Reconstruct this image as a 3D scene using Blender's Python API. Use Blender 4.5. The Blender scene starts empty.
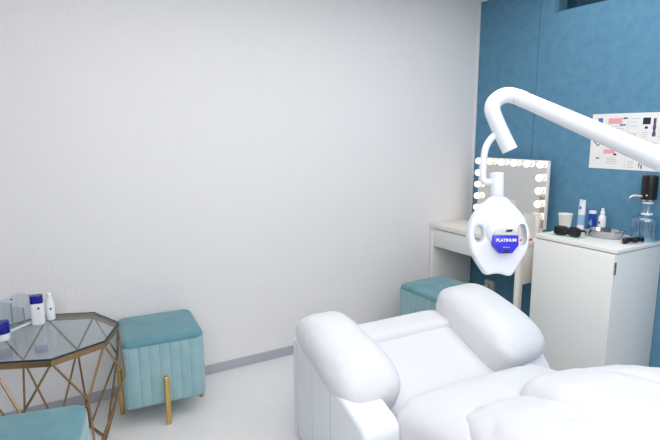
import bpy, bmesh, math, random
from mathutils import Vector, Matrix, Euler, noise

random.seed(7)
sc = bpy.context.scene
COL = sc.collection
R = math.radians
PI = math.pi

# ------------------------------------------------------------------ materials
def lin(c):
    out = []
    for v in c[:3]:
        v = v / 255.0
        out.append(v / 12.92 if v <= 0.04045 else ((v + 0.055) / 1.055) ** 2.4)
    return (out[0], out[1], out[2], 1.0)


def mat(name, rgb, rough=0.5, metal=0.0, spec=0.5, vary=0.0, vscale=12.0, bump=0.0, bscale=60.0,
        emit=None, estr=0.0, rgb2=None, stretch=(1, 1, 1), coat=0.0, sheen=0.0, detail=4.0):
    m = bpy.data.materials.new(name)
    m.use_nodes = True
    nt = m.node_tree
    b = nt.nodes['Principled BSDF']
    b.inputs['Base Color'].default_value = lin(rgb)
    b.inputs['Roughness'].default_value = rough
    b.inputs['Metallic'].default_value = metal
    b.inputs['Specular IOR Level'].default_value = spec
    b.inputs['Coat Weight'].default_value = coat
    b.inputs['Sheen Weight'].default_value = sheen
    tc = nt.nodes.new('ShaderNodeTexCoord')
    mp = nt.nodes.new('ShaderNodeMapping')
    mp.inputs['Scale'].default_value = stretch
    nt.links.new(tc.outputs['Object'], mp.inputs['Vector'])
    if vary > 0:
        n = nt.nodes.new('ShaderNodeTexNoise')
        n.inputs['Scale'].default_value = vscale
        n.inputs['Detail'].default_value = detail
        n.inputs['Roughness'].default_value = 0.65
        nt.links.new(mp.outputs['Vector'], n.inputs['Vector'])
        r = nt.nodes.new('ShaderNodeValToRGB')
        c1 = lin(rgb)
        c2 = lin(rgb2) if rgb2 else (c1[0] * (1 - vary), c1[1] * (1 - vary), c1[2] * (1 - vary), 1)
        r.color_ramp.elements[0].position = 0.32
        r.color_ramp.elements[1].position = 0.68
        r.color_ramp.elements[0].color = c2
        r.color_ramp.elements[1].color = c1
        nt.links.new(n.outputs['Fac'], r.inputs['Fac'])
        nt.links.new(r.outputs['Color'], b.inputs['Base Color'])
    if bump > 0:
        n2 = nt.nodes.new('ShaderNodeTexNoise')
        n2.inputs['Scale'].default_value = bscale
        n2.inputs['Detail'].default_value = 3.0
        nt.links.new(mp.outputs['Vector'], n2.inputs['Vector'])
        bp = nt.nodes.new('ShaderNodeBump')
        bp.inputs['Strength'].default_value = bump
        bp.inputs['Distance'].default_value = 0.004
        nt.links.new(n2.outputs['Fac'], bp.inputs['Height'])
        nt.links.new(bp.outputs['Normal'], b.inputs['Normal'])
    if emit:
        b.inputs['Emission Color'].default_value = lin(emit)
        b.inputs['Emission Strength'].default_value = estr
    return m


def clear_mat(name, tint, refl=0.12, rough=0.02, ior=1.45):
    """clear thin glass / acrylic: light passes straight through, Fresnel reflection on top"""
    m = bpy.data.materials.new(name)
    m.use_nodes = True
    nt = m.node_tree
    for n in list(nt.nodes):
        nt.nodes.remove(n)
    out = nt.nodes.new('ShaderNodeOutputMaterial')
    tr = nt.nodes.new('ShaderNodeBsdfTransparent')
    tr.inputs['Color'].default_value = lin(tint)
    gl = nt.nodes.new('ShaderNodeBsdfGlossy')
    gl.inputs['Roughness'].default_value = rough
    gl.inputs['Color'].default_value = (0.95, 0.97, 1, 1)
    fr = nt.nodes.new('ShaderNodeLayerWeight')
    fr.inputs['Blend'].default_value = 0.5
    pw = nt.nodes.new('ShaderNodeMath')
    pw.operation = 'POWER'
    pw.inputs[1].default_value = 4.0
    nt.links.new(fr.outputs['Facing'], pw.inputs[0])
    ad = nt.nodes.new('ShaderNodeMath')
    ad.operation = 'MULTIPLY_ADD'
    ad.inputs[1].default_value = 0.55
    ad.inputs[2].default_value = refl
    ad.use_clamp = True
    mx = nt.nodes.new('ShaderNodeMixShader')
    nt.links.new(pw.outputs[0], ad.inputs[0])
    nt.links.new(ad.outputs[0], mx.inputs['Fac'])
    nt.links.new(tr.outputs['BSDF'], mx.inputs[1])
    nt.links.new(gl.outputs['BSDF'], mx.inputs[2])
    nt.links.new(mx.outputs['Shader'], out.inputs['Surface'])
    return m


M = {}
M['wallpaper'] = mat('grey_wallpaper', (236, 233, 233), 0.75, spec=0.2, vary=0.03, vscale=90, bump=0.35, bscale=120, stretch=(1, 1, 0.25))
M['blue_wall'] = mat('blue_felt_wall', (103, 148, 175), 0.9, spec=0.1, vary=1, vscale=18, rgb2=(90, 136, 165), bump=0.15, bscale=90, detail=9)
M['white_wall'] = mat('white_wall', (232, 231, 230), 0.8, spec=0.2, vary=0.02, vscale=5)
M['floor'] = mat('white_vinyl_floor', (229, 228, 228), 0.3, spec=0.4, vary=0.03, vscale=3, bump=0.02, bscale=40)
M['baseboard'] = mat('grey_vinyl_baseboard', (176, 178, 186), 0.45, vary=0.03, vscale=20)
M['leather'] = mat('white_leather', (227, 227, 230), 0.5, spec=0.3, vary=0.015, vscale=8, bump=0.4, bscale=24)
M['leather_side'] = mat('white_leather_panel', (238, 240, 246), 0.42, spec=0.4, vary=0.015, vscale=6, bump=0.08, bscale=45)
M['dark_plastic'] = mat('black_plastic', (18, 18, 20), 0.3, vary=0.2, vscale=30)
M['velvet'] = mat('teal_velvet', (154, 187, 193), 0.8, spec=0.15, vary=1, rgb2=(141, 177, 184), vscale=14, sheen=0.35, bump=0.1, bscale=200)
M['velvet_top_sheen'] = mat('teal_velvet_sheen_dark', (108, 153, 162), 0.8, spec=0.15, vary=1, rgb2=(93, 140, 150), vscale=9, sheen=0.3, bump=0.1, bscale=200)  # same teal velvet, the sheen-dark look of the top put into the colour
M['gold'] = mat('brushed_brass', (212, 178, 108), 0.32, metal=0.85, vary=0.12, vscale=25)
M['gold_frame'] = mat('antique_brass', (172, 140, 102), 0.3, metal=0.9, vary=0.15, vscale=20)
M['glass'] = clear_mat('clear_table_glass', (236, 241, 243), 0.04, 0.0)
M['glass_edge'] = mat('dark_glass_edge', (36, 48, 54), 0.15, spec=0.6, vary=0.1, vscale=30)
M['acrylic'] = clear_mat('clear_acrylic', (246, 249, 251), 0.05, 0.03)
M['lit_edge'] = mat('lit_edge_white', (226, 231, 235), 0.3, vary=0.05, vscale=30)
M['acrylic_edge'] = mat('grey_green_acrylic_edge', (122, 150, 160), 0.2, vary=0.1, vscale=30)
M['lamp_white'] = mat('glossy_white_plastic', (231, 234, 240), 0.25, spec=0.5, vary=0.01, vscale=8)
M['lamp_grey'] = mat('pale_grey_plastic', (200, 204, 212), 0.35, vary=0.03, vscale=15)
M['badge_blue'] = mat('royal_blue_badge', (52, 48, 212), 0.35, vary=0.05, vscale=25)
M['white_print'] = mat('white_print', (250, 250, 252), 0.5, vary=0.01, vscale=10)
M['black_print'] = mat('black_print', (28, 28, 34), 0.4, vary=0.1, vscale=40)
M['laminate'] = mat('white_laminate', (238, 237, 233), 0.4, vary=0.012, vscale=4)
M['laminate_warm'] = mat('white_laminate_warm', (240, 234, 226), 0.45, vary=0.015, vscale=5)
M['cabinet'] = mat('pale_grey_laminate', (226, 225, 222), 0.42, vary=0.015, vscale=5)
M['cabinet_top'] = mat('white_countertop', (238, 236, 232), 0.35, vary=0.02, vscale=7)
M['gap'] = mat('dark_gap', (84, 82, 80), 0.8, vary=0.1, vscale=20)
M['steel'] = mat('polished_steel', (186, 188, 190), 0.07, metal=1.0, vary=0.05, vscale=10)
M['mirror'] = mat('mirror_glass', (226, 226, 222), 0.02, metal=1.0, vary=0.005, vscale=3)
M['mirror_frame'] = mat('white_mirror_frame', (240, 236, 230), 0.4, vary=0.02, vscale=12)
M['bulb'] = mat('lit_bulb', (255, 252, 244), 0.4, emit=(255, 240, 218), estr=1.15, vary=0.01, vscale=9)
M['paper'] = mat('white_paper', (240, 238, 236), 0.7, spec=0.2, vary=0.015, vscale=15)
M['pink_print'] = mat('pink_print', (246, 170, 180), 0.7, vary=0.1, vscale=160)
M['grey_print'] = mat('grey_print', (196, 194, 196), 0.7, vary=0.15, vscale=200)
M['blue_print'] = mat('blue_print', (62, 128, 196), 0.6, vary=0.15, vscale=100)
M['navy_print'] = mat('navy_print', (30, 28, 72), 0.6, vary=0.2, vscale=100)
M['violet_print'] = mat('violet_print', (116, 88, 132), 0.6, vary=0.5, vscale=130)
M['cup'] = mat('white_paper_cup', (245, 243, 238), 0.6, vary=0.015, vscale=10)
M['tube_white'] = mat('white_tube_plastic', (240, 243, 247), 0.35, vary=0.02, vscale=30)
M['tube_blue'] = mat('pale_blue_print', (152, 196, 232), 0.4, vary=0.1, vscale=70)
M['can_blue'] = mat('royal_blue_can', (38, 70, 178), 0.3, vary=0.2, vscale=50)
M['cap_blue'] = mat('navy_blue_cap', (16, 26, 140), 0.25, vary=0.1, vscale=40)
M['bottle_white'] = mat('white_bottle_plastic', (243, 243, 247), 0.35, vary=0.01, vscale=20)
M['amber'] = mat('tan_plastic', (226, 192, 132), 0.4, vary=0.1, vscale=40)
M['green_paper'] = mat('pale_green_paper', (212, 234, 216), 0.7, vary=0.04, vscale=30)
M['red_card'] = mat('coral_red_card', (240, 92, 78), 0.55, vary=0.06, vscale=40)
M['beige_reflection'] = mat('cream_reflection', (236, 228, 208), 0.6, vary=0.03, vscale=25)
M['candle'] = mat('ivory_wax', (246, 238, 216), 0.5, vary=0.03, vscale=20)
M['jug'] = clear_mat('clear_blue_plastic', (228, 242, 247), 0.16, 0.14, 1.3)
M['water'] = clear_mat('clear_water', (240, 248, 251), 0.0, 0.0, 1.2)
M['socket'] = mat('grey_white_socket', (205, 204, 202), 0.5, vary=0.02, vscale=20)
M['pane'] = mat('dark_teal_pane', (30, 66, 84), 0.08, spec=0.5, vary=0.06, vscale=3)
M['reveal'] = mat('grey_blue_reveal', (84, 126, 148), 0.6, vary=0.05, vscale=8)
M['side_wall'] = mat('fill_cutting_grey', (150, 151, 156), 0.8, spec=0.2, vary=0.02, vscale=5)  # unseen wall, kept mid-grey to cut the fill on the left
M['ceiling'] = mat('white_ceiling', (238, 238, 238), 0.9, spec=0.1, vary=0.01, vscale=4)


# ------------------------------------------------------------------ mesh helpers
def nb():
    return bmesh.new()


def absorb(bm, tmp, mx=None):
    if mx is not None:
        bmesh.ops.transform(tmp, matrix=mx, verts=tmp.verts)
    me = bpy.data.meshes.new('tmp')
    tmp.to_mesh(me)
    tmp.free()
    bm.from_mesh(me)
    bpy.data.meshes.remove(me)
    return bm


def TRS(loc=(0, 0, 0), rot=(0, 0, 0)):
    return Matrix.Translation(loc) @ Euler(rot).to_matrix().to_4x4()


def box(bm, lo, hi, r=0.0, seg=2, mx=None):
    t = nb()
    bmesh.ops.create_cube(t, size=1.0)
    s = [hi[i] - lo[i] for i in range(3)]
    c = [(hi[i] + lo[i]) / 2 for i in range(3)]
    bmesh.ops.scale(t, vec=s, verts=t.verts)
    bmesh.ops.translate(t, vec=c, verts=t.verts)
    if r > 0:
        bmesh.ops.bevel(t, geom=t.edges[:], offset=min(r, min(s) * 0.49), segments=seg, profile=0.5, affect='EDGES')
    return absorb(bm, t, mx)


def prism(bm, poly, d0, d1, plane='xz', r=0.0, seg=2, mx=None):
    """extrude polygon; plane 'xz' extrudes along y, 'yz' along x, 'xy' along z"""
    def P(p, d):
        return {'xz': (p[0], d, p[1]), 'yz': (d, p[0], p[1]), 'xy': (p[0], p[1], d)}[plane]
    t = nb()
    a = [t.verts.new(P(p, d0)) for p in poly]
    b = [t.verts.new(P(p, d1)) for p in poly]
    n = len(poly)
    t.faces.new(a)
    t.faces.new(b[::-1])
    for i in range(n):
        t.faces.new((a[i], b[i], b[(i + 1) % n], a[(i + 1) % n]))
    bmesh.ops.recalc_face_normals(t, faces=t.faces)
    if r > 0:
        es = [e for e in t.edges if len(e.link_faces) == 2 and e.calc_face_angle(0) > 0.5]
        bmesh.ops.bevel(t, geom=es, offset=r, segments=seg, profile=0.5, affect='EDGES')
    return absorb(bm, t, mx)


def lathe(bm, prof, n=32, mx=None, sx=1.0, sy=1.0, ripple=None, cap=True):
    """revolve [(radius, z)] about z"""
    t = nb()
    rings = []
    for (r, z) in prof:
        ring = []
        for i in range(n):
            a = 2 * PI * i / n
            rr = r * (1 + (ripple(a, z) if ripple else 0))
            ring.append(t.verts.new((rr * math.cos(a) * sx, rr * math.sin(a) * sy, z)))
        rings.append(ring)
    for k in range(len(rings) - 1):
        for i in range(n):
            j = (i + 1) % n
            t.faces.new((rings[k][i], rings[k][j], rings[k + 1][j], rings[k + 1][i]))
    if cap:
        t.faces.new(rings[0][::-1])
        t.faces.new(rings[-1])
    bmesh.ops.recalc_face_normals(t, faces=t.faces)
    return absorb(bm, t, mx)


def smooth_path(pts, k=6):
    pts = [Vector(p) for p in pts]
    out = []
    n = len(pts)
    for i in range(n - 1):
        p0 = pts[max(i - 1, 0)]
        p1, p2 = pts[i], pts[i + 1]
        p3 = pts[min(i + 2, n - 1)]
        for s in range(k):
            t = s / k
            out.append(0.5 * ((2 * p1) + (p2 - p0) * t + (2 * p0 - 5 * p1 + 4 * p2 - p3) * t * t + (3 * p1 - p0 - 3 * p2 + p3) * t ** 3))
    out.append(pts[-1])
    return out


def tube(bm, pts, r, n=12, smooth=0, sides_rot=0.0):
    pts = smooth_path(pts, smooth) if smooth else [Vector(p) for p in pts]
    t = nb()
    rings = []
    m = len(pts)
    ref = None
    for i, p in enumerate(pts):
        d = (pts[min(i + 1, m - 1)] - pts[max(i - 1, 0)]).normalized()
        if ref is None:
            ref = d.orthogonal().normalized()
        ref = (ref - d * ref.dot(d)).normalized()
        b = d.cross(ref)
        rr = r(i / (m - 1)) if callable(r) else r
        rings.append([t.verts.new(p + (ref * math.cos(2 * PI * j / n + sides_rot) + b * math.sin(2 * PI * j / n + sides_rot)) * rr) for j in range(n)])
    for k in range(m - 1):
        for j in range(n):
            q = (j + 1) % n
            t.faces.new((rings[k][j], rings[k][q], rings[k + 1][q], rings[k + 1][j]))
    t.faces.new(rings[0][::-1])
    t.faces.new(rings[-1])
    bmesh.ops.recalc_face_normals(t, faces=t.faces)
    return absorb(bm, t)


def pillow(bm, half, loc=(0, 0, 0), rot=(0, 0, 0), e1=0.5, e2=0.35, nu=72, nv=36, wrinkle=0.0, wscale=7.0, deform=None, seed=0.0):
    """stuffed cushion: superellipsoid, optional wrinkles along the normal"""
    def sp(v, e):
        return math.copysign(abs(v) ** e, v)
    t = nb()
    rows = []
    for j in range(1, nv):
        w = -PI / 2 + PI * j / nv
        row = []
        for i in range(nu):
            u = -PI + 2 * PI * i / nu
            cw = sp(math.cos(w), e1)
            p = Vector((half[0] * cw * sp(math.cos(u), e2), half[1] * cw * sp(math.sin(u), e2), half[2] * sp(math.sin(w), e1)))
            if deform:
                p = deform(p)
            row.append(t.verts.new(p))
        rows.append(row)
    bot = t.verts.new(deform(Vector((0, 0, -half[2]))) if deform else (0, 0, -half[2]))
    top = t.verts.new(deform(Vector((0, 0, half[2]))) if deform else (0, 0, half[2]))
    for k in range(len(rows) - 1):
        for i in range(nu):
            q = (i + 1) % nu
            t.faces.new((rows[k][i], rows[k][q], rows[k + 1][q], rows[k + 1][i]))
    for i in range(nu):
        q = (i + 1) % nu
        t.faces.new((rows[0][q], rows[0][i], bot))
        t.faces.new((rows[-1][i], rows[-1][q], top))
    bmesh.ops.recalc_face_normals(t, faces=t.faces)
    if wrinkle:
        t.normal_update()
        mv = []
        for v in t.verts:
            q = v.co * wscale + Vector((seed, seed * 0.7, seed * 1.3))
            mv.append((v, v.normal * (noise.noise(q) * wrinkle + noise.noise(q * 2.7) * wrinkle * 0.4)))
        for v, d in mv:
            v.co += d
    return absorb(bm, t, TRS(loc, rot))


def obj(name, bm, m, parent=None, smooth=True, label=None, angle=40):
    me = bpy.data.meshes.new(name)
    bm.normal_update()
    bm.to_mesh(me)
    bm.free()
    me.materials.append(m)
    if smooth:
        for p in me.polygons:
            p.use_smooth = True
        try:
            me.set_sharp_from_angle(angle=R(angle))
        except Exception:
            pass
    o = bpy.data.objects.new(name, me)
    COL.objects.link(o)
    if parent is not None:
        o.parent = parent
    if label:
        o['label'] = label
    return o


def thing(name, label, cat, loc=(0, 0, 0), rotz=0.0, group=None):
    o = bpy.data.objects.new(name, None)
    COL.objects.link(o)
    o.empty_display_size = 0.05
    o.location = loc
    o.rotation_euler = (0, 0, rotz)
    o['label'] = label
    o['category'] = cat
    if group:
        o['group'] = group
    return o


def tag(o, label, cat, group=None):
    o['label'] = label
    o['category'] = cat
    if group:
        o['group'] = group
    return o


def struct(name, bm, m, label=None, parent=None, smooth=False):
    o = obj(name, bm, m, parent, smooth)
    if parent is None:
        o['kind'] = 'structure'
        if label:
            o['label'] = label
    return o


def from_curve(cu, mx):
    """mesh from a filled 2D curve or text datablock"""
    o = bpy.data.objects.new('tmp_curve', cu)
    COL.objects.link(o)
    dg = bpy.context.evaluated_depsgraph_get()
    me = bpy.data.meshes.new_from_object(o.evaluated_get(dg))
    bpy.data.objects.remove(o)
    bm = nb()
    bm.from_mesh(me)
    bpy.data.meshes.remove(me)
    bmesh.ops.remove_doubles(bm, verts=bm.verts, dist=1e-5)
    bmesh.ops.transform(bm, matrix=mx, verts=bm.verts)
    return bm


def text_bm(s, size, mx, bold=0.0, extrude=0.0004):
    cu = bpy.data.curves.new('txt', 'FONT')
    cu.body = s
    cu.size = size
    cu.align_x = 'CENTER'
    cu.align_y = 'CENTER'
    cu.offset = bold
    cu.extrude = extrude
    cu.resolution_u = 3
    bm = from_curve(cu, mx)
    bpy.data.curves.remove(cu)
    return bm


# ------------------------------------------------------------------ room shell
XL, YF, H = -4.1, -4.0, 2.31
b = nb(); box(b, (XL - 0.1, YF - 0.1, -0.1), (0.1, 0.1, 0))
struct('floor', b, M['floor'], 'glossy white vinyl floor')
b = nb(); box(b, (XL - 0.1, YF - 0.1, H), (0.1, 0.1, H + 0.1))
struct('ceiling', b, M['ceiling'], 'plain white ceiling')
b = nb(); box(b, (XL, 0, 0), (0.1, 0.1, H))
struct('wall_back', b, M['wallpaper'], 'pale grey textured wallpaper wall')
b = nb(); box(b, (XL - 0.1, YF, 0), (XL, 0.1, H))
struct('wall_left', b, M['side_wall'], 'unseen side wall, greyed to cut the fill light')
b = nb(); box(b, (XL, YF - 0.1, 0), (0.1, YF, H))
struct('wall_front', b, M['white_wall'], 'white wall facing the wallpaper wall')
# blue wall, with the transom opening cut out of it (y -1.7..-0.62, z 2.124..2.27)
b = nb()
g = 0.0035
OY0, OY1, OZ0, OZ1 = -1.70, -0.62, 2.124, 2.275
box(b, (0, -0.515 + g / 2, 0), (0.1, 0, H))
box(b, (0.006, -0.515 - g / 2, 0), (0.1, -0.515 + g / 2, H))       # the joint between the two blue panels
box(b, (0, OY1, 0), (0.1, -0.515 - g / 2, H))
box(b, (0, OY0, 0), (0.1, OY1, OZ0))
box(b, (0, OY0, OZ1), (0.1, OY1, H))
box(b, (0, YF, 0), (0.1, OY0, H))
struct('wall_right', b, M['blue_wall'], 'mottled blue felt panel wall with a vertical joint')
b = nb(); box(b, (0.085, OY0, OZ0), (0.095, OY1, OZ1))
wn = struct('window_1', b, M['pane'], 'dark narrow transom window high in the blue wall')
b = nb()
box(b, (0.004, OY1 - 0.022, OZ0), (0.084, OY1, OZ1)); box(b, (0.004, OY0, OZ0), (0.084, OY0 + 0.022, OZ1))
box(b, (0.004, OY0, OZ0), (0.084, OY1, OZ0 + 0.004)); box(b, (0.004, OY0, OZ1 - 0.004), (0.084, OY1, OZ1))
struct('window_frame', b, M['reveal'], parent=wn)
b = nb(); box(b, (XL, -0.006, 0), (0, 0, 0.0586), r=0.002)
struct('baseboard_back', b, M['baseboard'], 'grey vinyl baseboard along the wallpaper wall')
b = nb(); box(b, (-0.010, -0.010, 0.06), (0, 0, H))
struct('trim_1', b, M['wallpaper'], 'thin pale strip in the corner of the two walls')

# ------------------------------------------------------------------ ottomans
OT = 0.380   # side
OH = 0.448   # height


def ottoman_body(side, z0, z1, nch=7):
    """upholstered sides sewn into vertical channels"""
    b = nb()
    h = side / 2
    cr = 0.025
    pts = []
    L = side - 2 * cr
    per = 12
    for k in range(4):
        a = k * PI / 2
        ca, sa = math.cos(a), math.sin(a)
        for c in range(nch):
            for s in range(per):
                f = (c + s / per)
                t = -h + cr + L * f / nch
                bul = -0.0055 * (1 - abs(math.sin(PI * f)) ** 0.55)
                x, y = t, -(h + bul)
                pts.append((x * ca - y * sa, x * sa + y * ca))
        for s in range(6):
            an = -PI / 2 + PI / 2 * (s + 0.5) / 6
            x, y = h - cr + cr * math.cos(an), -(h - cr) + cr * math.sin(an)
            pts.append((x * ca - y * sa, x * sa + y * ca))
    n = len(pts)
    zs = [z0, z0 + 0.006, z0 + 0.02, z1 - 0.02, z1 - 0.006, z1]
    ins = [0.94, 0.985, 1.0, 1.0, 0.998, 0.985]
    rings = [[b.verts.new((p[0] * s, p[1] * s, z)) for p in pts] for z, s in zip(zs, ins)]
    for k in range(len(zs) - 1):
        for i in range(n):
            j = (i + 1) % n
            b.faces.new((rings[k][i], rings[k][j], rings[k + 1][j], rings[k + 1][i]))
    b.faces.new(rings[0][::-1])
    b.faces.new(rings[-1])
    bmesh.ops.recalc_face_normals(b, faces=b.faces)
    return b


def make_ottoman(loc, rz, label):
    t = thing('velvet_ottoman', label, 'ottoman', loc, rz, 'teal velvet ottomans')
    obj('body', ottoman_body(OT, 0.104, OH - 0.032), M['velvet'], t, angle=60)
    b = nb()
    h, er = OT / 2 + 0.0005, 0.022
    levels = [(0.0, OH - 0.034), (0.0, OH - 0.030)] + [(er * (1 - math.cos(a)), OH - 0.027 + er * math.sin(a)) for a in [PI / 2 * i / 7 for i in range(8)]]
    rings = []
    for (ins, z) in levels:
        ring = []
        hh, cr = h - ins, 0.042 - ins * 0.5
        for k in range(4):
            a0 = k * PI / 2
            for i in range(9):
                a = a0 + PI / 2 * i / 8
                cx = (hh - cr) * (1 if k in (0, 3) else -1)
                cy = (hh - cr) * (1 if k in (0, 1) else -1)
                ring.append(b.verts.new((cx + cr * math.cos(a), cy + cr * math.sin(a), z)))
        rings.append(ring)
    for f in (0.75, 0.5, 0.25):
        rings.append([b.verts.new((v.co.x * f, v.co.y * f, OH - 0.005 + 0.008 * (1 - f * f))) for v in rings[9]])
    n = len(rings[0])
    for k in range(len(rings) - 1):
        for i in range(n):
            j = (i + 1) % n
            b.faces.new((rings[k][i], rings[k][j], rings[k + 1][j], rings[k + 1][i]))
    b.faces.new(rings[-1]); b.faces.new(rings[0][::-1])
    bmesh.ops.recalc_face_normals(b, faces=b.faces)
    obj('seat_cushion', b, M['velvet_top_sheen'], t, angle=60)
    for k in range(4):
        b = nb()
        mx = Matrix.Rotation(k * PI / 2, 4, 'Z')
        box(b, (-0.0125, -OT / 2 - 0.020, 0.0), (0.0125, -OT / 2 + 0.002, 0.248), r=0.006, seg=3, mx=mx)
        obj('leg', b, M['gold'], t, label='flat gold metal leg')
    return t


def dup(root, loc, rz, label):
    r = root.copy(); COL.objects.link(r)
    r.location = loc; r.rotation_euler = (0, 0, rz); r['label'] = label
    for ch in list(root.children):
        c = ch.copy(); COL.objects.link(c); c.parent = r
    return r


ott = make_ottoman((-2.388, -0.209, 0), R(-4.5), 'teal velvet channelled ottoman on gold legs between glass table and recliner')
dup(ott, (-0.705, -0.455, 0), R(2), 'teal velvet ottoman half hidden behind the recliner, pushed under the white desk')
dup(ott, (-2.998, -1.000, 0), R(-12), 'teal velvet ottoman in the foreground before the glass table, mostly its flat top')

# ------------------------------------------------------------------ glass table
TC = (-2.875, -0.383)
tb = thing('glass_side_table', 'octagonal glass side table on a faceted brass wire frame', 'table', (TC[0], TC[1], 0))
TR, TZ = 0.282, 0.545
def ov(k, r, off=0.0):
    a = k * PI / 4 + off
    return (r * math.cos(a), r * math.sin(a))
b = nb(); prism(b, [ov(k, TR - 0.001) for k in range(8)], TZ + 0.001, TZ + 0.009, 'xy', r=0.001, seg=1)
gt = obj('glass_top', b, M['glass'], tb, smooth=False, label='clear glass top')
# dark polished rim of the glass
b = nb()
for k in range(8):
    p0, p1 = ov(k, TR), ov(k + 1, TR)
    q0, q1 = ov(k, TR - 0.0025), ov(k + 1, TR - 0.0025)
    prism(b, [p0, p1, q1, q0], TZ + 0.0015, TZ + 0.0095, 'xy')
obj('glass_edge', b, M['glass_edge'], gt, smooth=False)
b = nb()
for k in range(8):
    p0, p1 = ov(k, TR + 0.001), ov(k + 1, TR + 0.001)
    q0, q1 = ov(k, TR - 0.011), ov(k + 1, TR - 0.011)
    prism(b, [p0, p1, q1, q0], TZ - 0.022, TZ, 'xy')
obj('top_rim', b, M['gold_frame'], tb, smooth=False)
MR, MZ, BR, BZ = 0.300, 0.350, 0.190, 0.007
off = PI / 8
sr = 0.0046
for k in range(8):
    top = Vector((*ov(k, TR - 0.006), TZ - 0.012))
    for s in (-1, 0):
        mid = Vector((*ov(k + s, MR, off), MZ))
        b = nb(); tube(b, [top, mid], sr, 8)
        obj('upper_strut', b, M['gold_frame'], tb)
for k in range(8):
    mid = Vector((*ov(k, MR, off), MZ))
    for s in (0, 1):
        b = nb(); tube(b, [mid, (*ov(k + s, BR), BZ)], sr, 8)
        obj('lower_strut', b, M['gold_frame'], tb)
b = nb()
for k in range(8):
    tube(b, [(*ov(k, BR), BZ), (*ov(k + 1, BR), BZ)], 0.006, 8)
obj('base_ring', b, M['gold_frame'], tb)

# ---- things on the glass table
TT = TZ + 0.0097
org = thing('acrylic_organizer', 'clear acrylic desk organizer with upright dividers on the glass table', 'organizer', (-2.931, -0.196, TT), R(43))
# local: x along the width (to the left is negative), y towards the back
b = nb(); box(b, (-0.200, 0.0, 0.0), (0.0, 0.085, 0.006), r=0.001, seg=1)
obj('base_plate', b, M['acrylic'], org, smooth=False)
b = nb(); box(b, (-0.2005, -0.003, 0.0), (0.0005, 0.0, 0.012), r=0.001, seg=1)  # added strip, its white stands for light on the plate's front edge
obj('lit_front_edge', b, M['lit_edge'], org, smooth=False, label='white strip with the light on the front edge put into its colour')
b = nb(); box(b, (-0.200, 0.081, 0.006), (0.0, 0.085, 0.125), r=0.0008, seg=1)
obj('back_panel', b, M['acrylic'], org, smooth=False)
for (x, hh) in ((-0.003, 0.135), (-0.040, 0.085), (-0.098, 0.125), (-0.150, 0.05), (-0.198, 0.05)):
    b = nb(); box(b, (x - 0.002, 0.003, 0.006), (x + 0.002, 0.080, hh), r=0.0006, seg=1)
    d = obj('divider', b, M['acrylic'], org, smooth=False)
    b = nb(); box(b, (x - 0.0024, 0.0008, 0.006), (x + 0.0024, 0.0032, hh), r=0.0004, seg=1)
    obj('divider_edge', b, M['acrylic_edge'], d, smooth=False, label='grey-green edge of the acrylic divider')
b = nb(); lathe(b, [(0.004, 0), (0.004, 0.003)], 12, TRS((-0.028, 0.0805, 0.112), (R(90), 0, 0)))
obj('screw', b, M['black_print'], org)


def flat_bottle(name, label, loc, rz, w, d, hb, hc, cap_m, tilt=0.0, group=None, dot=True):
    t = thing(name, label, 'bottle', loc, rz, group)
    e = 0.45
    def sec(bm, levels):
        tmp = nb(); n = 40; rings = []
        for (sx, sy, z) in levels:
            ring = []
            for i in range(n):
                a = 2 * PI * i / n
                c, s = math.cos(a), math.sin(a)
                ring.append(tmp.verts.new((math.copysign(abs(c) ** e, c) * sx, math.copysign(abs(s) ** e, s) * sy, z)))
            rings.append(ring)
        for k in range(len(rings) - 1):
            for i in range(n):
                j = (i + 1) % n
                tmp.faces.new((rings[k][i], rings[k][j], rings[k + 1][j], rings[k + 1][i]))
        tmp.faces.new(rings[0][::-1]); tmp.faces.new(rings[-1])
        bmesh.ops.recalc_face_normals(tmp, faces=tmp.faces)
        absorb(bm, tmp)
    b = nb()
    sec(b, [(w * .92, d * .92, 0), (w, d, 0.004), (w, d, hb * 0.9), (w * .97, d * .97, hb * .97), (w * .8, d * .8, hb)])
    obj('bottle_body', b, M['bottle_white'], t)
    if cap_m:
        b = nb()
        sec(b, [(w * .93, d * .93, hb), (w * .93, d * .95, hb + hc * .85), (w * .86, d * .86, hb + hc)])
        obj('cap', b, cap_m, t, label='blue cap' if cap_m is M['cap_blue'] else 'white cap')
    if dot:
        b = nb(); lathe(b, [(0.0048, -0.001), (0.0048, 0.0006)], 16, TRS((w * 0.25, -d - 0.0001, hb * 0.78), (R(90), 0, 0)))
        obj('emblem', b, M['navy_print'], t, label='small navy round emblem')
    return t


flat_bottle('flat_bottle', 'white flat bottle with navy blue cap beside the acrylic organizer', (-2.908, -0.222, TT), R(-8), 0.027, 0.018, 0.098, 0.036, M['cap_blue'], group='bottles on the glass table')
# tapering white bottle
t = thing('tapered_bottle', 'all white tapering bottle without blue cap at the table\'s far rim', 'bottle', (-2.858, -0.188, TT), R(-10), 'bottles on the glass table')
b = nb()
lathe(b, [(0.017, 0), (0.0195, 0.004), (0.0195, 0.045), (0.0185, 0.07), (0.013, 0.098), (0.0105, 0.110)], 28, sx=1.0, sy=0.85)
obj('bottle_body', b, M['bottle_white'], t)
b = nb(); lathe(b, [(0.0098, 0.110), (0.0098, 0.124), (0.008, 0.127)], 24)
obj('cap', b, M['bottle_white'], t)
b = nb(); lathe(b, [(0.0045, -0.001), (0.0045, 0.0006)], 16, TRS((0.005, -0.0165, 0.055), (R(90), 0, 0)))
obj('emblem', b, M['navy_print'], t, label='small navy round emblem')
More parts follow.
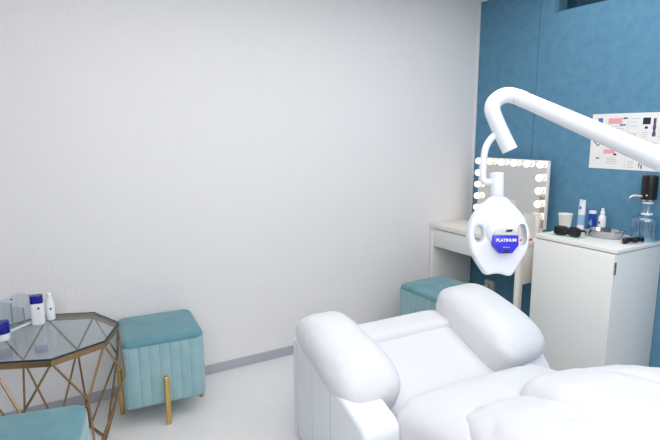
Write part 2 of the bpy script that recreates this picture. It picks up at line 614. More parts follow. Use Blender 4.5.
# blue-lidded jar at the frame edge, in front of the organizer
t = thing('lidded_jar', 'round jar with a deep blue lid in front of the acrylic organizer', 'jar', (-3.040, -0.352, TT))
b = nb(); lathe(b, [(0.024, 0), (0.026, 0.004), (0.026, 0.030), (0.022, 0.034)], 32)
obj('jar_body', b, M['bottle_white'], t)
b = nb(); lathe(b, [(0.0285, 0.030), (0.0285, 0.072), (0.0262, 0.078), (0.018, 0.080)], 32)
obj('lid', b, M['cap_blue'], t, label='deep blue lid')

# ------------------------------------------------------------------ recliner
rc = thing('recliner_chair', 'white leather power recliner with padded arms, reclined nearly flat', 'recliner', (-1.367, -0.835, 0), R(-1.5))
LE, LS = M['leather'], M['leather_side']
b = nb(); box(b, (-0.41, -0.58, 0.05), (0.41, -0.04, 0.24), r=0.02, seg=3)
obj('base_frame', b, LS, rc)
for sx in (-1, 1):
    for y in (-0.06, -0.52):
        b = nb(); lathe(b, [(0.025, 0), (0.028, 0.005), (0.03, 0.052)], 20, TRS((sx * 0.44, y, 0)))
        obj('foot', b, M['dark_plastic'], rc)
for sx in (-1, 1):
    prof = [(0.0, 0.03), (0.005, 0.30), (0.0, 0.49), (-0.03, 0.515), (-0.42, 0.385), (-0.49, 0.310), (-0.53, 0.24), (-0.54, 0.18), (-0.53, 0.03)] if sx > 0 else [(0.0, 0.03), (0.005, 0.30), (0.0, 0.49), (-0.03, 0.515), (-0.46, 0.405), (-0.58, 0.365), (-0.61, 0.335), (-0.615, 0.20), (-0.60, 0.03)]
    b = nb()
    x0, x1 = (0.400, 0.564) if sx > 0 else (-0.564, -0.400)
    prism(b, prof, x0, x1, 'yz', r=0.022, seg=4)
    arm = obj('armrest', b, LS, rc, angle=50)
    # stitched seams on the outer panel
    xo = sx * 0.5645
    b = nb()
    for y in (-0.055, -0.20, -0.36):
        box(b, (xo - 0.0012, y - 0.0012, 0.045), (xo + 0.0012, y + 0.0012, 0.42 + 0.25 * (y + 0.36)), r=0.0005, seg=1)
    obj('seam', b, M['lamp_grey'], arm)
    sl = math.atan2(0.15, 0.50)
    def arm_def(p, sx=sx):
        f = p.y / 0.278
        q = p.copy()
        inner = min(1.0, max(0.0, -p.x * sx / 0.11))
        if p.z < 0:                               # the inner side hangs down to the seat
            q.z *= 1.0 + 1.0 * inner
            q.z *= 1.0 - 0.35 * max(0.0, p.x * sx / 0.155)
        q.z += -0.016 * f * f
        q.x *= 1.0 - 0.03 * f
        if sx < 0 and q.x > 0:
            q.x *= 1.0 - 0.28 * max(0.0, (f + 0.5) / 1.5)
        return q
    b = nb()
    pillow(b, (0.158 if sx > 0 else 0.148, 0.285 if sx > 0 else 0.278, 0.118), (0.416 if sx > 0 else -0.420, -0.225, 0.466), (sl, 0, 0), 0.86, 0.50, 88, 44, wrinkle=0.005, wscale=9, deform=arm_def, seed=sx * 3.1)
    obj('arm_pad', b, LE, arm, angle=80)
# seat, footrest
def flat_top(k):
    def f(p):
        return p
    return f
b = nb()
pillow(b, (0.330, 0.255, 0.085), (0, -0.215, 0.298), (R(22), 0, 0), 0.36, 0.16, 88, 40, wrinkle=0.003, wscale=5, seed=1.0)
obj('seat_cushion', b, LE, rc, angle=80)
b = nb()
pillow(b, (0.330, 0.085, 0.078), (0, -0.030, 0.398), (R(8), 0, 0), 0.55, 0.22, 88, 40, wrinkle=0.004, wscale=8, seed=2.0)
ft = obj('footrest', b, LE, rc, angle=80)
b = nb(); box(b, (-0.32, -0.03, 0.06), (0.32, 0.025, 0.40), r=0.015, seg=2)
obj('footrest_board', b, LS, ft)
# back: a lumbar puff and a wide upper puff sewn into a centre panel with two side bolsters
b = nb()
def lum(p):
    f = p.x / 0.43
    q = p.copy()
    q.z -= 0.018 * f * f
    return q
pillow(b, (0.425, 0.215, 0.125), (0.02, -0.745, 0.332), (R(-8), R(2.5), 0), 0.60, 0.18, 96, 44, wrinkle=0.009, wscale=7, deform=lum, seed=4.0)
obj('lumbar_cushion', b, LE, rc, angle=80)
for (nm, cx, cy, hw, cz, ry, rz, sd, w) in (('side_bolster', -0.225, -1.15, 0.205, 0.425, -8, -18, 6.0, 0.017), ('back_cushion', 0.10, -1.19, 0.195, 0.475, 0, 0, 7.0, 0.011), ('side_bolster', 0.36, -1.20, 0.150, 0.445, 6, 0, 8.0, 0.012)):
    def widen(p, on=(nm == 'back_cushion')):
        q = p.copy()
        if on and p.x < 0:
            q.x *= 1.0 + 0.55 * max(0.0, (0.25 - p.y) / 0.65)
        return q
    b = nb()
    pillow(b, (hw, 0.40, 0.140), (cx, cy, cz), (R(-9), R(ry), R(rz)), 0.66, 0.48, 88, 44, wrinkle=w, wscale=7, seed=sd, deform=widen)
    obj(nm, b, LE, rc, angle=80)
b = nb(); box(b, (-0.38, -1.62, 0.18), (0.38, -0.56, 0.29), r=0.04, seg=4, mx=Matrix.Translation((0, -0.56, 0.2)) @ Matrix.Rotation(R(-5), 4, 'X') @ Matrix.Translation((0, 0.56, -0.2)))
obj('back_shell', b, LS, rc)

# ------------------------------------------------------------------ whitening lamp
SB = Vector((-1.885, -2.62, 0))
lp = thing('whitening_lamp', 'white dental whitening lamp on a long swing arm above the recliner', 'lamp', SB)
W = M['lamp_white']
def L(p):
    return Vector(p) - SB
b = nb()
lathe(b, [(0.030, 0.05), (0.030, 0.75)], 28); lathe(b, [(0.022, 0.75), (0.022, 1.22)], 28); lathe(b, [(0.034, 0.745), (0.034, 0.775)], 28)
lathe(b, [(0.034, 1.20), (0.034, 1.255), (0.028, 1.268)], 28)
obj('pole', b, W, lp)
for k in range(5):
    a = 2 * PI * k / 5 + 0.5
    b = nb()
    tube(b, [(0.02 * math.cos(a), 0.02 * math.sin(a), 0.085), (0.27 * math.cos(a), 0.27 * math.sin(a), 0.062)], lambda t: 0.024 - 0.008 * t, 12)
    lg = obj('leg', b, W, lp)
    b = nb(); lathe(b, [(0.012, -0.012), (0.026, -0.011), (0.026, 0.011), (0.012, 0.012)], 20, TRS((0.262 * math.cos(a), 0.262 * math.sin(a), 0.026), (R(90), 0, a)))
    obj('caster', b, M['dark_plastic'], lg)
b = nb()
tube(b, [L((-1.621, -1.755, 1.495)), L((-1.612, -1.727, 1.503))], 0.0225, 28)
S0, S1 = Vector((-1.613, -1.727, 1.503)), Vector((-1.763, -2.210, 1.349))
dirn = (S1 - S0).normalized()
tube(b, [L(S0), L(S0 + dirn * 0.515)], 0.0222, 32)
la = obj('long_arm', b, W, lp)
b = nb(); tube(b, [L(S0), L(S0 + dirn * 0.030)], 0.0234, 32)
obj('collar', b, W, la)
b = nb(); tube(b, [L(S0 + dirn * 0.513), L(S0 + dirn * 0.56)], 0.0235, 32)
tube(b, [L(S0 + dirn * 0.56), L(S0 + dirn * 0.98)], 0.0222, 32)
tube(b, [L(S0 + dirn * 0.94), (0, 0, 1.25)], 0.024, 24)
obj('rear_arm', b, W, lp)
b = nb()
tube(b, [L(p) for p in ((-1.647, -1.738, 1.348), (-1.661, -1.721, 1.390), (-1.677, -1.703, 1.440), (-1.681, -1.694, 1.466), (-1.675, -1.693, 1.487), (-1.657, -1.702, 1.504), (-1.635, -1.713, 1.509), (-1.611, -1.728, 1.502))], 0.0228, 32, smooth=8)
obj('elbow_tube', b, W, lp)
b = nb()
tube(b, [L(p) for p in ((-1.668, -1.712, 1.400), (-1.680, -1.706, 1.392), (-1.695, -1.702, 1.377), (-1.709, -1.700, 1.352), (-1.716, -1.702, 1.315), (-1.722, -1.708, 1.270), (-1.719, -1.713, 1.258), (-1.700, -1.726, 1.256))], 0.0098, 18, smooth=6)
obj('hanger_tube', b, W, lp)
# head: local X right, Z up, -Y faces the room's left front
HM = Matrix.Translation(Vector((-1.703, -1.756, 1.096)) - SB) @ Matrix.Rotation(R(-30.2), 4, 'Z') @ Matrix.Rotation(R(-9.8), 4, 'X')
P2M = 0.002953
def hp(x, y):
    return ((x - 496.5) * P2M, (237 - y) * P2M)
outl = [(490, 197), (486, 200.5), (481, 205), (475, 211), (470.5, 218), (467.3, 227), (466.3, 237), (467.5, 246), (470, 252.5), (476, 263), (482.6, 272.2), (484.6, 273.6), (489, 272.8), (494, 272.3), (499, 272.8), (503, 274), (507.5, 274.8), (510, 272.8), (516.5, 262.5), (523.5, 252), (526, 244), (526.7, 236), (525.5, 227), (522, 218), (516, 210), (508, 202.5), (503, 197.5)]
cu = bpy.data.curves.new('head_outline', 'CURVE')
cu.dimensions = '2D'
cu.fill_mode = 'BOTH'
def spline(pts):
    s = cu.splines.new('POLY')
    s.points.add(len(pts) - 1)
    for q, p in zip(s.points, pts):
        q.co = (p[0], p[1], 0, 1)
    s.use_cyclic_u = True
inset = 0.010
cen = Vector((0, -0.005))
op = smooth_path([(*hp(*p), 0) for p in outl + [outl[0]]], 3)
spline([(p.x * 0.905, p.y * 0.94) for p in op[:-1]])
for (cx, cy, rx, ry) in ((477, 233.5, 7.4, 11.0), (518.8, 234.5, 5.6, 10.6)):
    x0, y0 = hp(cx, cy)
    spline([(x0 + rx * P2M * math.copysign(abs(math.cos(a)) ** 0.8, math.cos(a)), y0 - ry * P2M * math.sin(a)) for a in [2 * PI * i / 32 for i in range(32)]])
cu.extrude = 0.012
cu.bevel_depth = 0.008
cu.bevel_resolution = 4
b = from_curve(cu, HM @ Matrix.Rotation(R(90), 4, 'X'))
bpy.data.curves.remove(cu)
head = obj('lamp_head', b, W, lp, angle=35)
FR = -0.0201     # front face of the head
b = nb()
lathe(b, [(0.0185, 0.118), (0.0195, 0.121), (0.0195, 0.187), (0.0185, 0.1895), (0.012, 0.191)], 32, HM)
lathe(b, [(0.0206, 0.179), (0.0206, 0.186)], 32, HM)
obj('neck', b, W, head)
b = nb()
pillow(b, (0.046, 0.030, 0.042), (0.004, FR + 0.012, 0.020), (0, 0, 0), 0.8, 0.8, 40, 24)
bmesh.ops.transform(b, matrix=HM, verts=b.verts)
obj('front_dome', b, W, head, angle=80)
def badge_poly(k, dy=0.0):
    c = (500.3, 243)
    pts = [(488.2, 235), (512.6, 235), (512.6, 244.5), (506.3, 252.3), (494.8, 252.3), (488.2, 244.5)]
    return [hp(c[0] + (x - c[0]) * k, c[1] + (y - c[1]) * k + dy) for x, y in pts]
b = nb(); prism(b, badge_poly(1.0), FR - 0.024, FR + 0.002, 'xz', r=0.0012, seg=2, mx=HM)
obj('badge', b, M['badge_blue'], head, label='royal blue badge plate')
arc = [hp(488.6, 234.7)] + [hp(500.3 - 11.7 * math.cos(PI * i / 10), 234.7 - 7.0 * math.sin(PI * i / 10) ** 0.8) for i in range(1, 10)] + [hp(512.2, 234.7)]
b = nb(); prism(b, arc, FR - 0.0235, FR + 0.002, 'xz', r=0.001, seg=2, mx=HM)
obj('display_panel', b, M['lamp_grey'], head, label='pale grey display panel')
b = nb(); prism(b, [hp(500, 231.6), hp(506.2, 231.2), hp(507, 229), hp(501, 229.4)], FR - 0.0245, FR - 0.022, 'xz', mx=HM)
obj('display', b, M['black_print'], head, label='small black display')
cx, cz = hp(500.4, 239.6)
b = text_bm('PLATINUM', 0.0122, HM @ Matrix.Translation((cx, FR - 0.0262, cz)) @ Matrix.Rotation(R(90), 4, 'X'), bold=0.0003)
obj('lettering', b, M['white_print'], head, smooth=False, label='white lettering PLATINUM')
cx, cz = hp(500.4, 246.3)
b = nb(); 
for i in range(5):
    prism(b, [(cx - 0.010 + i * 0.0042, cz - 0.001), (cx - 0.0072 + i * 0.0042, cz - 0.001), (cx - 0.0072 + i * 0.0042, cz + 0.001), (cx - 0.010 + i * 0.0042, cz + 0.001)], FR - 0.0247, FR - 0.0238, 'xz', mx=HM)
obj('small_print', b, M['lamp_grey'], head, smooth=False)
cx, cz = hp(500.4, 250.3)
b = nb(); box(b, (cx - 0.0075, FR - 0.0252, cz - 0.004), (cx + 0.0075, FR - 0.0235, cz + 0.004), r=0.003, seg=3, mx=HM)
obj('sensor_window', b, M['black_print'], head, label='small black window')

# ------------------------------------------------------------------ desk
dk = thing('vanity_desk', 'white narrow vanity desk with one drawer in the corner', 'desk', (0, 0, 0))
DZ, DX, DY0, DY1 = 0.75, -0.412, -0.803, -0.004
b = nb(); box(b, (DX, DY0, DZ - 0.034), (-0.003, DY1, DZ), r=0.002)
obj('desktop', b, M['laminate_warm'], dk)
b = nb(); box(b, (DX + 0.004, DY1 - 0.032, 0), (-0.02, DY1, DZ - 0.034), r=0.0015)
obj('side_panel', b, M['laminate'], dk)
b = nb(); box(b, (DX + 0.008, DY0 + 0.036, DZ - 0.165), (DX + 0.024, DY1 - 0.034, DZ - 0.040), r=0.0015)
dw = obj('drawer', b, M['laminate'], dk)
b = nb(); box(b, (DX + 0.025, DY0 + 0.045, DZ - 0.150), (-0.07, DY1 - 0.045, DZ - 0.045))
obj('drawer_box', b, M['laminate'], dw, smooth=False)
b = nb(); box(b, (DX + 0.012, DY0 + 0.036, DZ - 0.041), (DX + 0.020, DY1 - 0.036, DZ - 0.0335))
obj('drawer_gap', b, M['gap'], dk, smooth=False, label='dark shadow gap above the drawer')
b = nb(); box(b, (DX + 0.04, DY0 + 0.003, DZ - 0.262), (-0.06, DY0 + 0.034, DZ - 0.034), r=0.001)
obj('side_apron', b, M['laminate_warm'], dk)
for (x0, x1) in ((DX + 0.004, DX + 0.041), (-0.06, -0.02)):
    b = nb(); box(b, (x0, DY0 + 0.002, 0), (x1, DY0 + 0.034, DZ - 0.034), r=0.0015)
    obj('leg', b, M['laminate_warm'], dk)

# ------------------------------------------------------------------ mirror
MX, MY0, MY1, MZ0, MZ1 = -0.10, -0.722, -0.150, 0.785, 1.222
mr = thing('vanity_mirror', 'square vanity mirror edged with lit round bulbs on the desk', 'mirror', (MX, -0.436, DZ))
def ml(y, z, x=0.0):
    return (x, y + 0.436, z - DZ)
b = nb(); box(b, ml(MY0, MZ0, 0.0), ml(MY1, MZ1, 0.026), r=0.003)
obj('mirror_frame', b, M['mirror_frame'], mr)
b = nb(); box(b, ml(MY0 + 0.006, MZ0 + 0.008, -0.0015), ml(MY1 - 0.006, MZ1 - 0.008, 0.001))
obj('mirror_glass', b, M['mirror'], mr, smooth=False, label='reflecting mirror glass')
bulbs = [(MY1 - 0.02 - i * (MY1 - MY0 - 0.06) / 5, MZ1 - 0.025) for i in range(6)]
bulbs += [(MY1 - 0.02, MZ1 - 0.025 - k * 0.083) for k in range(1, 5)]
bulbs += [(MY0 + 0.04, MZ1 - 0.025 - k * 0.083) for k in range(1, 5)]
for (y, z) in bulbs:
    b = nb(); lathe(b, [(0.018, 0), (0.018, 0.008), (0.014, 0.010)], 20, TRS(ml(y, z, -0.001), (0, R(-90), 0)))
    s = obj('bulb_socket', b, M['mirror_frame'], mr)
    b = nb(); lathe(b, [(0.010, 0.006)] + [(0.023 * math.sin(a), 0.024 - 0.023 * math.cos(a)) for a in [PI * (0.15 + 0.82 * i / 12) for i in range(13)]], 20, TRS(ml(y, z, -0.001), (0, R(-90), 0)))
    obj('bulb', b, M['bulb'], s, label='lit warm white globe bulb', angle=80)
b = nb(); box(b, ml(MY0 - 0.012, DZ, -0.055), ml(MY1 + 0.006, DZ + 0.016, 0.065), r=0.006, seg=3)
box(b, ml(MY0 + 0.02, DZ + 0.014, 0.003), ml(MY1 - 0.02, MZ0 + 0.004, 0.022), r=0.002)
obj('mirror_base', b, M['mirror_frame'], mr)

# things on the desk
t = thing('cosmetic_box', 'white open cosmetic box on the desk in front of the mirror', 'box', (-0.265, -0.668, DZ), R(0))
b = nb()
box(b, (-0.045, -0.078, 0), (0.045, 0.078, 0.004)); box(b, (-0.045, -0.078, 0.004), (-0.042, 0.078, 0.150)); box(b, (0.042, -0.078, 0.004), (0.045, 0.078, 0.150))
box(b, (-0.042, -0.078, 0.004), (0.042, -0.075, 0.150)); box(b, (-0.042, 0.075, 0.004), (0.042, 0.078, 0.150))
obj('box_body', b, M['laminate_warm'], t, smooth=False)
b = nb(); prism(b, [(-0.030, 0.0), (0.035, 0.0), (0.082, 0.140), (0.030, 0.140)], -0.001, 0.001, 'yz', mx=TRS((-0.262, -0.640, DZ + 0.0045 + 0.080), (0, R(4), R(0))))
# cream card added in place of a reflection in the mirror
o = obj('reflection_card', b, M['beige_reflection'], smooth=False)
tag(o, 'cream card added in place of a reflection in the vanity mirror', 'card')
t = thing('pillar_candle', 'ivory candle in a white sleeve at the mirror\'s right corner', 'candle', (-0.185, -0.722, DZ))
b = nb(); lathe(b, [(0.026, 0), (0.0275, 0.003), (0.0275, 0.118), (0.0265, 0.120)], 32)
obj('sleeve', b, M['mirror_frame'], t)
b = nb(); lathe(b, [(0.0235, 0.119), (0.0235, 0.148), (0.019, 0.153), (0.004, 0.151)], 32)
obj('wax', b, M['candle'], t)
b = nb(); tube(b, [(0, 0, 0.150), (0.001, 0, 0.160)], 0.001, 8)
obj('wick', b, M['black_print'], t)
b = nb(); box(b, (-0.040, -0.019, 0), (0.040, 0.019, 0.012), r=0.002, mx=TRS((-0.330, -0.775, DZ), (0, 0, R(4))))
o = obj('small_case', b, M['red_card']); tag(o, 'flat coral red case lying at the desk\'s right end', 'case')

# power socket on the blue wall under the desk, with its cable
t = thing('power_socket', 'white power socket box low on the blue wall under the desk', 'socket', (0, -0.235, 0.262))
b = nb(); box(b, (-0.035, -0.04, -0.055), (0, 0.04, 0.055), r=0.004, seg=3)
obj('socket_box', b, M['socket'], t)
b = nb(); box(b, (-0.058, -0.016, 0.0), (-0.034, 0.016, 0.032), r=0.004, seg=3)
pl = obj('plug', b, M['socket'], t)
b = nb(); tube(b, [(-0.056, 0.0, 0.016), (-0.075, 0.02, 0.01), (-0.08, 0.035, -0.05), (-0.07, 0.04, -0.16), (-0.05, 0.045, -0.255)], 0.005, 10, smooth=6)
obj('cable', b, M['socket'], pl, label='grey power cable')

# ------------------------------------------------------------------ cabinet
CX, CY0, CY1, CZ = -0.422, -1.384, -0.905, 0.825
cb = thing('side_cabinet', 'pale grey tall cabinet with a white top against the blue wall', 'cabinet', (0, 0, 0))
b = nb(); box(b, (CX + 0.006, CY0 + 0.004, 0), (-0.002, CY1 - 0.004, CZ - 0.024), r=0.002)
obj('carcass', b, M['cabinet'], cb)
b = nb(); box(b, (CX, CY0, CZ - 0.020), (-0.002, CY1, CZ), r=0.0025)
obj('countertop', b, M['cabinet_top'], cb)
b = nb(); box(b, (CX + 0.010, CY0 + 0.008, CZ - 0.0245), (-0.004, CY1 - 0.008, CZ - 0.0195))
obj('top_gap', b, M['gap'], cb, smooth=False, label='dark shadow gap under the countertop')
b = nb(); box(b, (CX - 0.011, CY0 + 0.006, 0.04), (CX + 0.005, CY1 - 0.006, CZ - 0.027), r=0.002)
dr = obj('door', b, M['laminate'], cb)
b = nb(); box(b, (CX - 0.009, CY0 - 0.001, 0.700), (CX + 0.004, CY0 + 0.0058, 0.762), r=0.0015)
obj('hinge_plate', b, M['steel'], dr, label='narrow metal hinge plate at the door edge')

# things on the cabinet top
Z = CZ
t = thing('paper_cup', 'white paper cup at the left end of the cabinet top', 'cup', (-0.225, -0.952, Z))
b = nb()
lathe(b, [(0.026, 0.0), (0.027, 0.002), (0.0375, 0.086), (0.0395, 0.088), (0.0395, 0.091), (0.036, 0.0915), (0.0355, 0.086), (0.025, 0.006)], 36)
obj('cup_body', b, M['cup'], t)
t.scale = (1, 1, 1.18)

t = thing('cream_tube', 'tall white and pale blue squeeze tube standing on its cap', 'tube', (-0.088, -0.962, Z), R(-20))
def tube_sec(b, levels, n=36):
    rings = []
    for (sx, sy, z) in levels:
        rings.append([b.verts.new((sx * math.sin(2 * PI * i / n), sy * math.cos(2 * PI * i / n), z)) for i in range(n)])
    for k in range(len(rings) - 1):
        for i in range(n):
            j = (i + 1) % n
            b.faces.new((rings[k][i], rings[k][j], rings[k + 1][j], rings[k + 1][i]))
    b.faces.new(rings[0]); b.faces.new(rings[-1])
    bmesh.ops.recalc_face_normals(b, faces=b.faces)
# wide axis along local y so that it shows broad towards the room
b = nb(); tube_sec(b, [(0.020, 0.0225, 0.022), (0.0195, 0.0235, 0.06), (0.015, 0.026, 0.11), (0.006, 0.0275, 0.155), (0.0015, 0.028, 0.168), (0.0015, 0.028, 0.180)])
tbody = obj('tube_body', b, M['tube_white'], t)
b = nb(); lathe(b, [(0.021, 0), (0.0215, 0.002), (0.0215, 0.020), (0.020, 0.0225)], 32)
obj('cap', b, M['tube_white'], t)
b = nb(); tube_sec(b, [(0.0205, 0.0232, 0.032), (0.0200, 0.0242, 0.06), (0.0172, 0.0252, 0.092)])
obj('printed_band', b, M['tube_blue'], tbody, label='pale blue printed band')
b = nb(); lathe(b, [(0.009, -0.001), (0.009, 0.001)], 20, TRS((-0.0125, 0.0, 0.132), (0, R(-83), 0)))
obj('printed_emblem', b, M['blue_print'], tbody, label='round pale blue emblem')

t = thing('blue_can', 'small royal blue can with white top between tube and pump bottle', 'can', (-0.072, -1.020, Z))
b = nb(); lathe(b, [(0.022, 0), (0.0235, 0.003), (0.0235, 0.086)], 32)
t.scale = (0.86, 0.86, 1.22)
obj('can_body', b, M['can_blue'], t)
b = nb(); lathe(b, [(0.0238, 0.086), (0.0238, 0.096), (0.021, 0.099)], 32)
obj('lid', b, M['tube_white'], t, label='white lid')
b = nb()
tube(b, [(-0.0236 * math.cos(a), -0.0236 * math.sin(a), z) for a, z in ((-0.5, 0.035), (-0.2, 0.05), (0.1, 0.03), (0.3, 0.058), (0.5, 0.03), (0.1, 0.045))], 0.0016, 6, smooth=4)
obj('printed_mark', b, M['tube_blue'], t, label='pale handwritten-style mark')

t = thing('pump_bottle', 'slim white bottle with a narrow nozzle beside the blue can', 'bottle', (-0.060, -1.072, Z))
t.scale = (0.9, 0.9, 1.13)
b = nb(); lathe(b, [(0.0215, 0), (0.023, 0.003), (0.023, 0.072), (0.019, 0.084), (0.0125, 0.090)], 32)
obj('bottle_body', b, M['bottle_white'], t)
b = nb(); lathe(b, [(0.013, 0.090), (0.013, 0.108), (0.0115, 0.110), (0.0085, 0.112), (0.0085, 0.122), (0.007, 0.124)], 28)
obj('nozzle', b, M['bottle_white'], t)
b = nb(); lathe(b, [(0.0055, -0.001), (0.0055, 0.0008)], 16, TRS((-0.0232, 0.0035, 0.052), (0, R(-90), 0)))
obj('emblem', b, M['navy_print'], t, label='small dark round emblem')

t = thing('steel_tray', 'shallow polished steel oval tray on the cabinet top', 'tray', (-0.170, -1.160, Z), R(-80))
b = nb()
lathe(b, [(0.075, 0.0), (0.079, 0.001), (0.089, 0.038), (0.097, 0.041), (0.097, 0.0428), (0.088, 0.0405), (0.077, 0.0035), (0.01, 0.003)], 56, sx=1.12, sy=0.74)
obj('tray_body', b, M['steel'], t)

def glasses(t, lens_m, temple_m, w=0.066):
    """wraparound glasses lying lens forward; local x across, y back"""
    b = nb()
    for s in (-1, 1):
        pts = []
        pillow(b, (0.036, 0.012, 0.0195), (s * 0.033, -0.004, 0.0205), (R(-12), 0, s * R(-14)), 0.6, 0.6, 32, 18)
    tube(b, [(-0.012, -0.009, 0.027), (0, -0.012, 0.029), (0.012, -0.009, 0.027)], 0.005, 10, smooth=4)
    obj('lenses', b, lens_m, t, angle=80)
    for s in (-1, 1):
        b = nb()
        tube(b, [(s * 0.063, 0.004, 0.026), (s * 0.067, 0.03, 0.024), (s * 0.064, 0.07, 0.016), (s * 0.056, 0.098, 0.006)], lambda q: 0.0055 - 0.002 * q, 10, smooth=5)
        obj('temple', b, temple_m, t)

t = thing('safety_glasses', 'black wraparound safety glasses lying before the paper cup', 'glasses', (-0.335, -1.050, Z + 0.003), R(-76))
glasses(t, M['dark_plastic'], M['dark_plastic'])
t.scale = (1.08, 1.0, 1.4)
b = nb(); prism(b, [(-0.10, -0.075), (0.10, -0.075), (0.105, 0.06), (-0.09, 0.07)], 0, 0.0016, 'xy', mx=TRS((-0.300, -1.010, Z), (0, 0, R(-75))))
o = obj('paper_sheet', b, M['green_paper'], smooth=False)
tag(o, 'pale green paper sheet under the black safety glasses', 'paper')
t = thing('tinted_eyewear', 'black eyewear with a tan strap at the cabinet top\'s right edge', 'glasses', (-0.212, -1.340, Z), R(-24))
t.scale = (0.9, 0.8, 1.25)
b = nb()
tube(b, [(-0.062, 0.0, 0.012), (-0.03, -0.004, 0.017), (0.0, 0.0, 0.0165), (0.03, -0.003, 0.018), (0.062, 0.004, 0.014)], lambda q: 0.0115 + 0.0035 * math.sin(2 * PI * q * 2) * 0.6, 16, smooth=6)
obj('frame', b, M['dark_plastic'], t, angle=80)
b = nb(); tube(b, [(-0.062, 0.016, 0.010), (-0.045, 0.03, 0.012), (0.0, 0.034, 0.013), (0.045, 0.026, 0.012)], 0.006, 10, smooth=6)
obj('strap', b, M['amber'], t, label='tan strap')

# water jug with an electric pump
t = thing('water_dispenser', 'clear ribbed water jug with a black electric pump on top', 'water dispenser', (-0.073, -1.322, Z))
t.scale = (1.0, 1.0, 1.25)
def rib(a, z):
    return 0.018 * math.cos(a * 16) if 0.01 < z < 0.085 else 0.0
b = nb()
JR = 0.069
lathe(b, [(JR * 0.9, 0.0), (JR, 0.006), (JR, 0.02), (JR, 0.05), (JR, 0.084), (JR * 0.99, 0.092), (JR * 0.93, 0.100), (JR * 0.70, 0.107), (0.028, 0.112), (0.0245, 0.118), (0.0245, 0.168)], 96, ripple=rib, cap=False)
jg = obj('jug', b, M['jug'], t, label='clear bluish ribbed jug')
b = nb(); lathe(b, [(JR * 0.86, 0.004), (JR * 0.94, 0.010), (JR * 0.94, 0.070), (JR * 0.90, 0.0705)], 48)
obj('water', b, M['water'], jg)
b = nb(); lathe(b, [(0.0275, 0.112), (0.0275, 0.1165), (0.025, 0.118)], 36)
obj('neck_ring', b, M['bottle_white'], jg)
b = nb(); lathe(b, [(0.0265, 0.160), (0.0265, 0.167)], 36)
obj('neck_ring', b, M['bottle_white'], jg)
b = nb(); lathe(b, [(0.030, 0.176), (0.0375, 0.178), (0.0385, 0.184), (0.0385, 0.268), (0.0365, 0.277), (0.028, 0.281)], 44)
pm = obj('pump_head', b, M['dark_plastic'], t, label='black cylindrical pump head')
b = nb(); lathe(b, [(0.030, 0.167), (0.0325, 0.169), (0.0325, 0.178)], 40)
obj('pump_collar', b, M['steel'], pm)
b = nb(); tube(b, [(-0.030, 0.014, 0.190), (-0.050, 0.034, 0.192), (-0.064, 0.048, 0.190), (-0.073, 0.057, 0.182), (-0.075, 0.059, 0.170)], 0.0058, 14, smooth=6)
obj('spout', b, M['steel'], pm, label='chrome spout')
b = nb(); lathe(b, [(0.004, -0.001), (0.004, 0.001)], 14, TRS((-0.0375, -0.009, 0.196), (0, R(-90), R(13))))
obj('button_mark', b, M['lamp_grey'], pm)

# ------------------------------------------------------------------ poster
PY0, PY1, PZ0, PZ1 = -1.342, -0.926, 1.188, 1.500
ps = thing('instruction_poster', 'white printed instruction sheet on the blue wall behind the lamp arm', 'poster', (0, (PY0 + PY1) / 2, PZ0))
# sheet coordinates: u from the left edge (0..0.416), v from the bottom (0..0.312)
def pq(b, u0, v0, u1, v1, d=0.0024):
    yc = (PY1 - PY0) / 2
    box(b, (-d, yc - u1, v0), (-0.0008, yc - u0, v1))
def pt(b, poly, d=0.0024):
    yc = (PY1 - PY0) / 2
    prism(b, [(yc - u, v) for u, v in poly], -d, -0.0008, 'yz')
b = nb(); pq(b, 0, 0, PY1 - PY0, PZ1 - PZ0, 0.0016)
obj('sheet', b, M['paper'], ps, smooth=False)
def mark(name, m, q):
    b = nb(); pq(b, *q); obj(name, b, m, ps, smooth=False)
mark('pink_heading', M['pink_print'], (0.098, 0.255, 0.178, 0.286)); mark('pink_heading', M['pink_print'], (0.084, 0.088, 0.150, 0.110))
mark('blue_icon', M['blue_print'], (0.037, 0.253, 0.065, 0.288)); mark('blue_icon', M['blue_print'], (0.084, 0.222, 0.094, 0.240))
mark('blue_line', M['blue_print'], (0.165, 0.244, 0.200, 0.252))
mark('dark_picture', M['navy_print'], (0.290, 0.250, 0.330, 0.285)); mark('dark_picture', M['navy_print'], (0.303, 0.226, 0.318, 0.238))
b = nb()
for i, (v, w) in enumerate(((0.262, 0.007), (0.243, 0.006), (0.224, 0.008), (0.205, 0.006), (0.187, 0.009))):
    pq(b, 0.352 - w, v - 0.002, 0.352 + w, v + 0.019)
obj('violet_picture', b, M['violet_print'], ps, smooth=False)
b = nb()
def line(p, q, w=0.0022):
    p, q = Vector((*p, 0)), Vector((*q, 0))
    n = Vector((-(q - p).y, (q - p).x, 0)).normalized() * w
    pt(b, [(p + n).xy, (q + n).xy, (q - n).xy, (p - n).xy])
for p, q in (((0.018, 0.158), (0.046, 0.184)), ((0.046, 0.184), (0.074, 0.158)), ((0.074, 0.158), (0.046, 0.130)), ((0.046, 0.130), (0.018, 0.158))):
    line(p, q)
obj('diamond_outline', b, M['black_print'], ps, smooth=False)
for q in ((0.183, 0.281, 0.206, 0.288), (0.143, 0.078, 0.160, 0.088), (0.040, 0.056, 0.060, 0.062), (0.288, 0.018, 0.293, 0.042), (0.300, 0.012, 0.306, 0.034)):
    mark('black_picture', M['black_print'], q)
b = nb()
rnd = random.Random(3)
def block(u0, u1, v1, v0, step=0.0105):
    v = v1
    while v > v0:
        pq(b, u0, v, u0 + (u1 - u0) * rnd.uniform(0.7, 1.0), v + 0.0026, 0.0020)
        v -= step
block(0.098, 0.205, 0.238, 0.150); block(0.374, 0.412, 0.235, 0.160, 0.013); block(0.100, 0.170, 0.062, 0.020); block(0.225, 0.262, 0.046, 0.012)
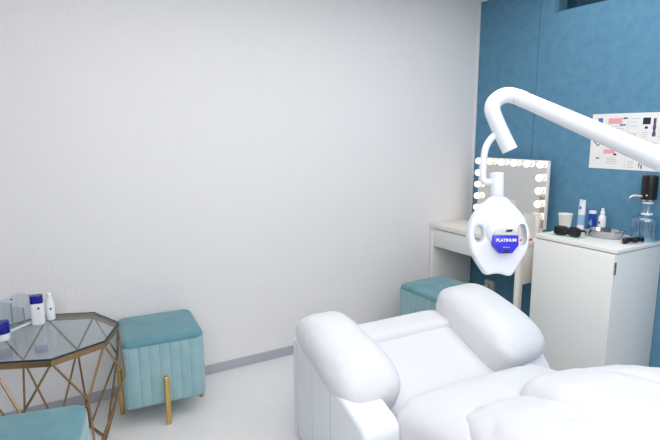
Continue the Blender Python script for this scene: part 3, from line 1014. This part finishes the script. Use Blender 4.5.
block(0.290, 0.330, 0.205, 0.175, 0.012); block(0.20, 0.27, 0.20, 0.15); block(0.222, 0.272, 0.28, 0.23, 0.02); block(0.325, 0.405, 0.060, 0.015, 0.012)
block(0.290, 0.405, 0.150, 0.09, 0.014)
pq(b, 0.212, 0.010, 0.2135, 0.300, 0.0020)
pq(b, 0.225, 0.070, 0.226, 0.098, 0.0020); pq(b, 0.255, 0.070, 0.256, 0.098, 0.0020); pq(b, 0.225, 0.070, 0.255, 0.0715, 0.0020); pq(b, 0.225, 0.097, 0.255, 0.098, 0.0020)
obj('printed_text', b, M['grey_print'], ps, smooth=False)

# ------------------------------------------------------------------ light
def area(name, loc, rot, sx, sy, power, col=(1, 1, 1)):
    l = bpy.data.lights.new(name, 'AREA')
    l.shape = 'RECTANGLE'
    l.size, l.size_y = sx, sy
    l.energy = power
    l.color = col
    o = bpy.data.objects.new(name, l)
    o.location = loc
    o.rotation_euler = rot
    COL.objects.link(o)
    return o


area('ceiling_fill', (-1.55, -2.1, H - 0.012), (0, 0, 0), 2.9, 2.9, 52, (0.985, 0.992, 1.0))  # added overhead fill, sized for soft even light, no fixture there
area('bounce_flash', (-3.3, -3.7, 1.9), (R(66), 0, R(-30)), 1.4, 1.0, 25, (0.97, 0.985, 1.0))
w = bpy.data.worlds.new('room_world')
sc.world = w
w.use_nodes = True
w.node_tree.nodes['Background'].inputs['Color'].default_value = (0.9, 0.95, 1.0, 1)
w.node_tree.nodes['Background'].inputs['Strength'].default_value = 0.3

sc.view_settings.view_transform = 'Standard'
sc.view_settings.look = 'None'
sc.view_settings.exposure = 0.0
sc.cycles.use_denoising = True
sc.cycles.max_bounces = 12
sc.cycles.transparent_max_bounces = 24

# ------------------------------------------------------------------ camera
cam = bpy.data.cameras.new('camera')
cam.sensor_width = 36.0
cam.lens = 508.06 / 660 * 36.0
cam.clip_start = 0.02
co = bpy.data.objects.new('camera', cam)
COL.objects.link(co)
co.location = (-2.8678, -2.7774, 1.4038)
pitch, yaw, roll = R(9.823), R(30.196), R(-0.248)
fw = Vector((math.sin(yaw) * math.cos(pitch), math.cos(yaw) * math.cos(pitch), -math.sin(pitch)))
rt = Vector((math.cos(yaw), -math.sin(yaw), 0))
up = rt.cross(fw)
r2 = rt * math.cos(roll) + up * math.sin(roll)
u2 = -rt * math.sin(roll) + up * math.cos(roll)
co.rotation_euler = Matrix((r2, u2, -fw)).transposed().to_euler()
sc.camera = co
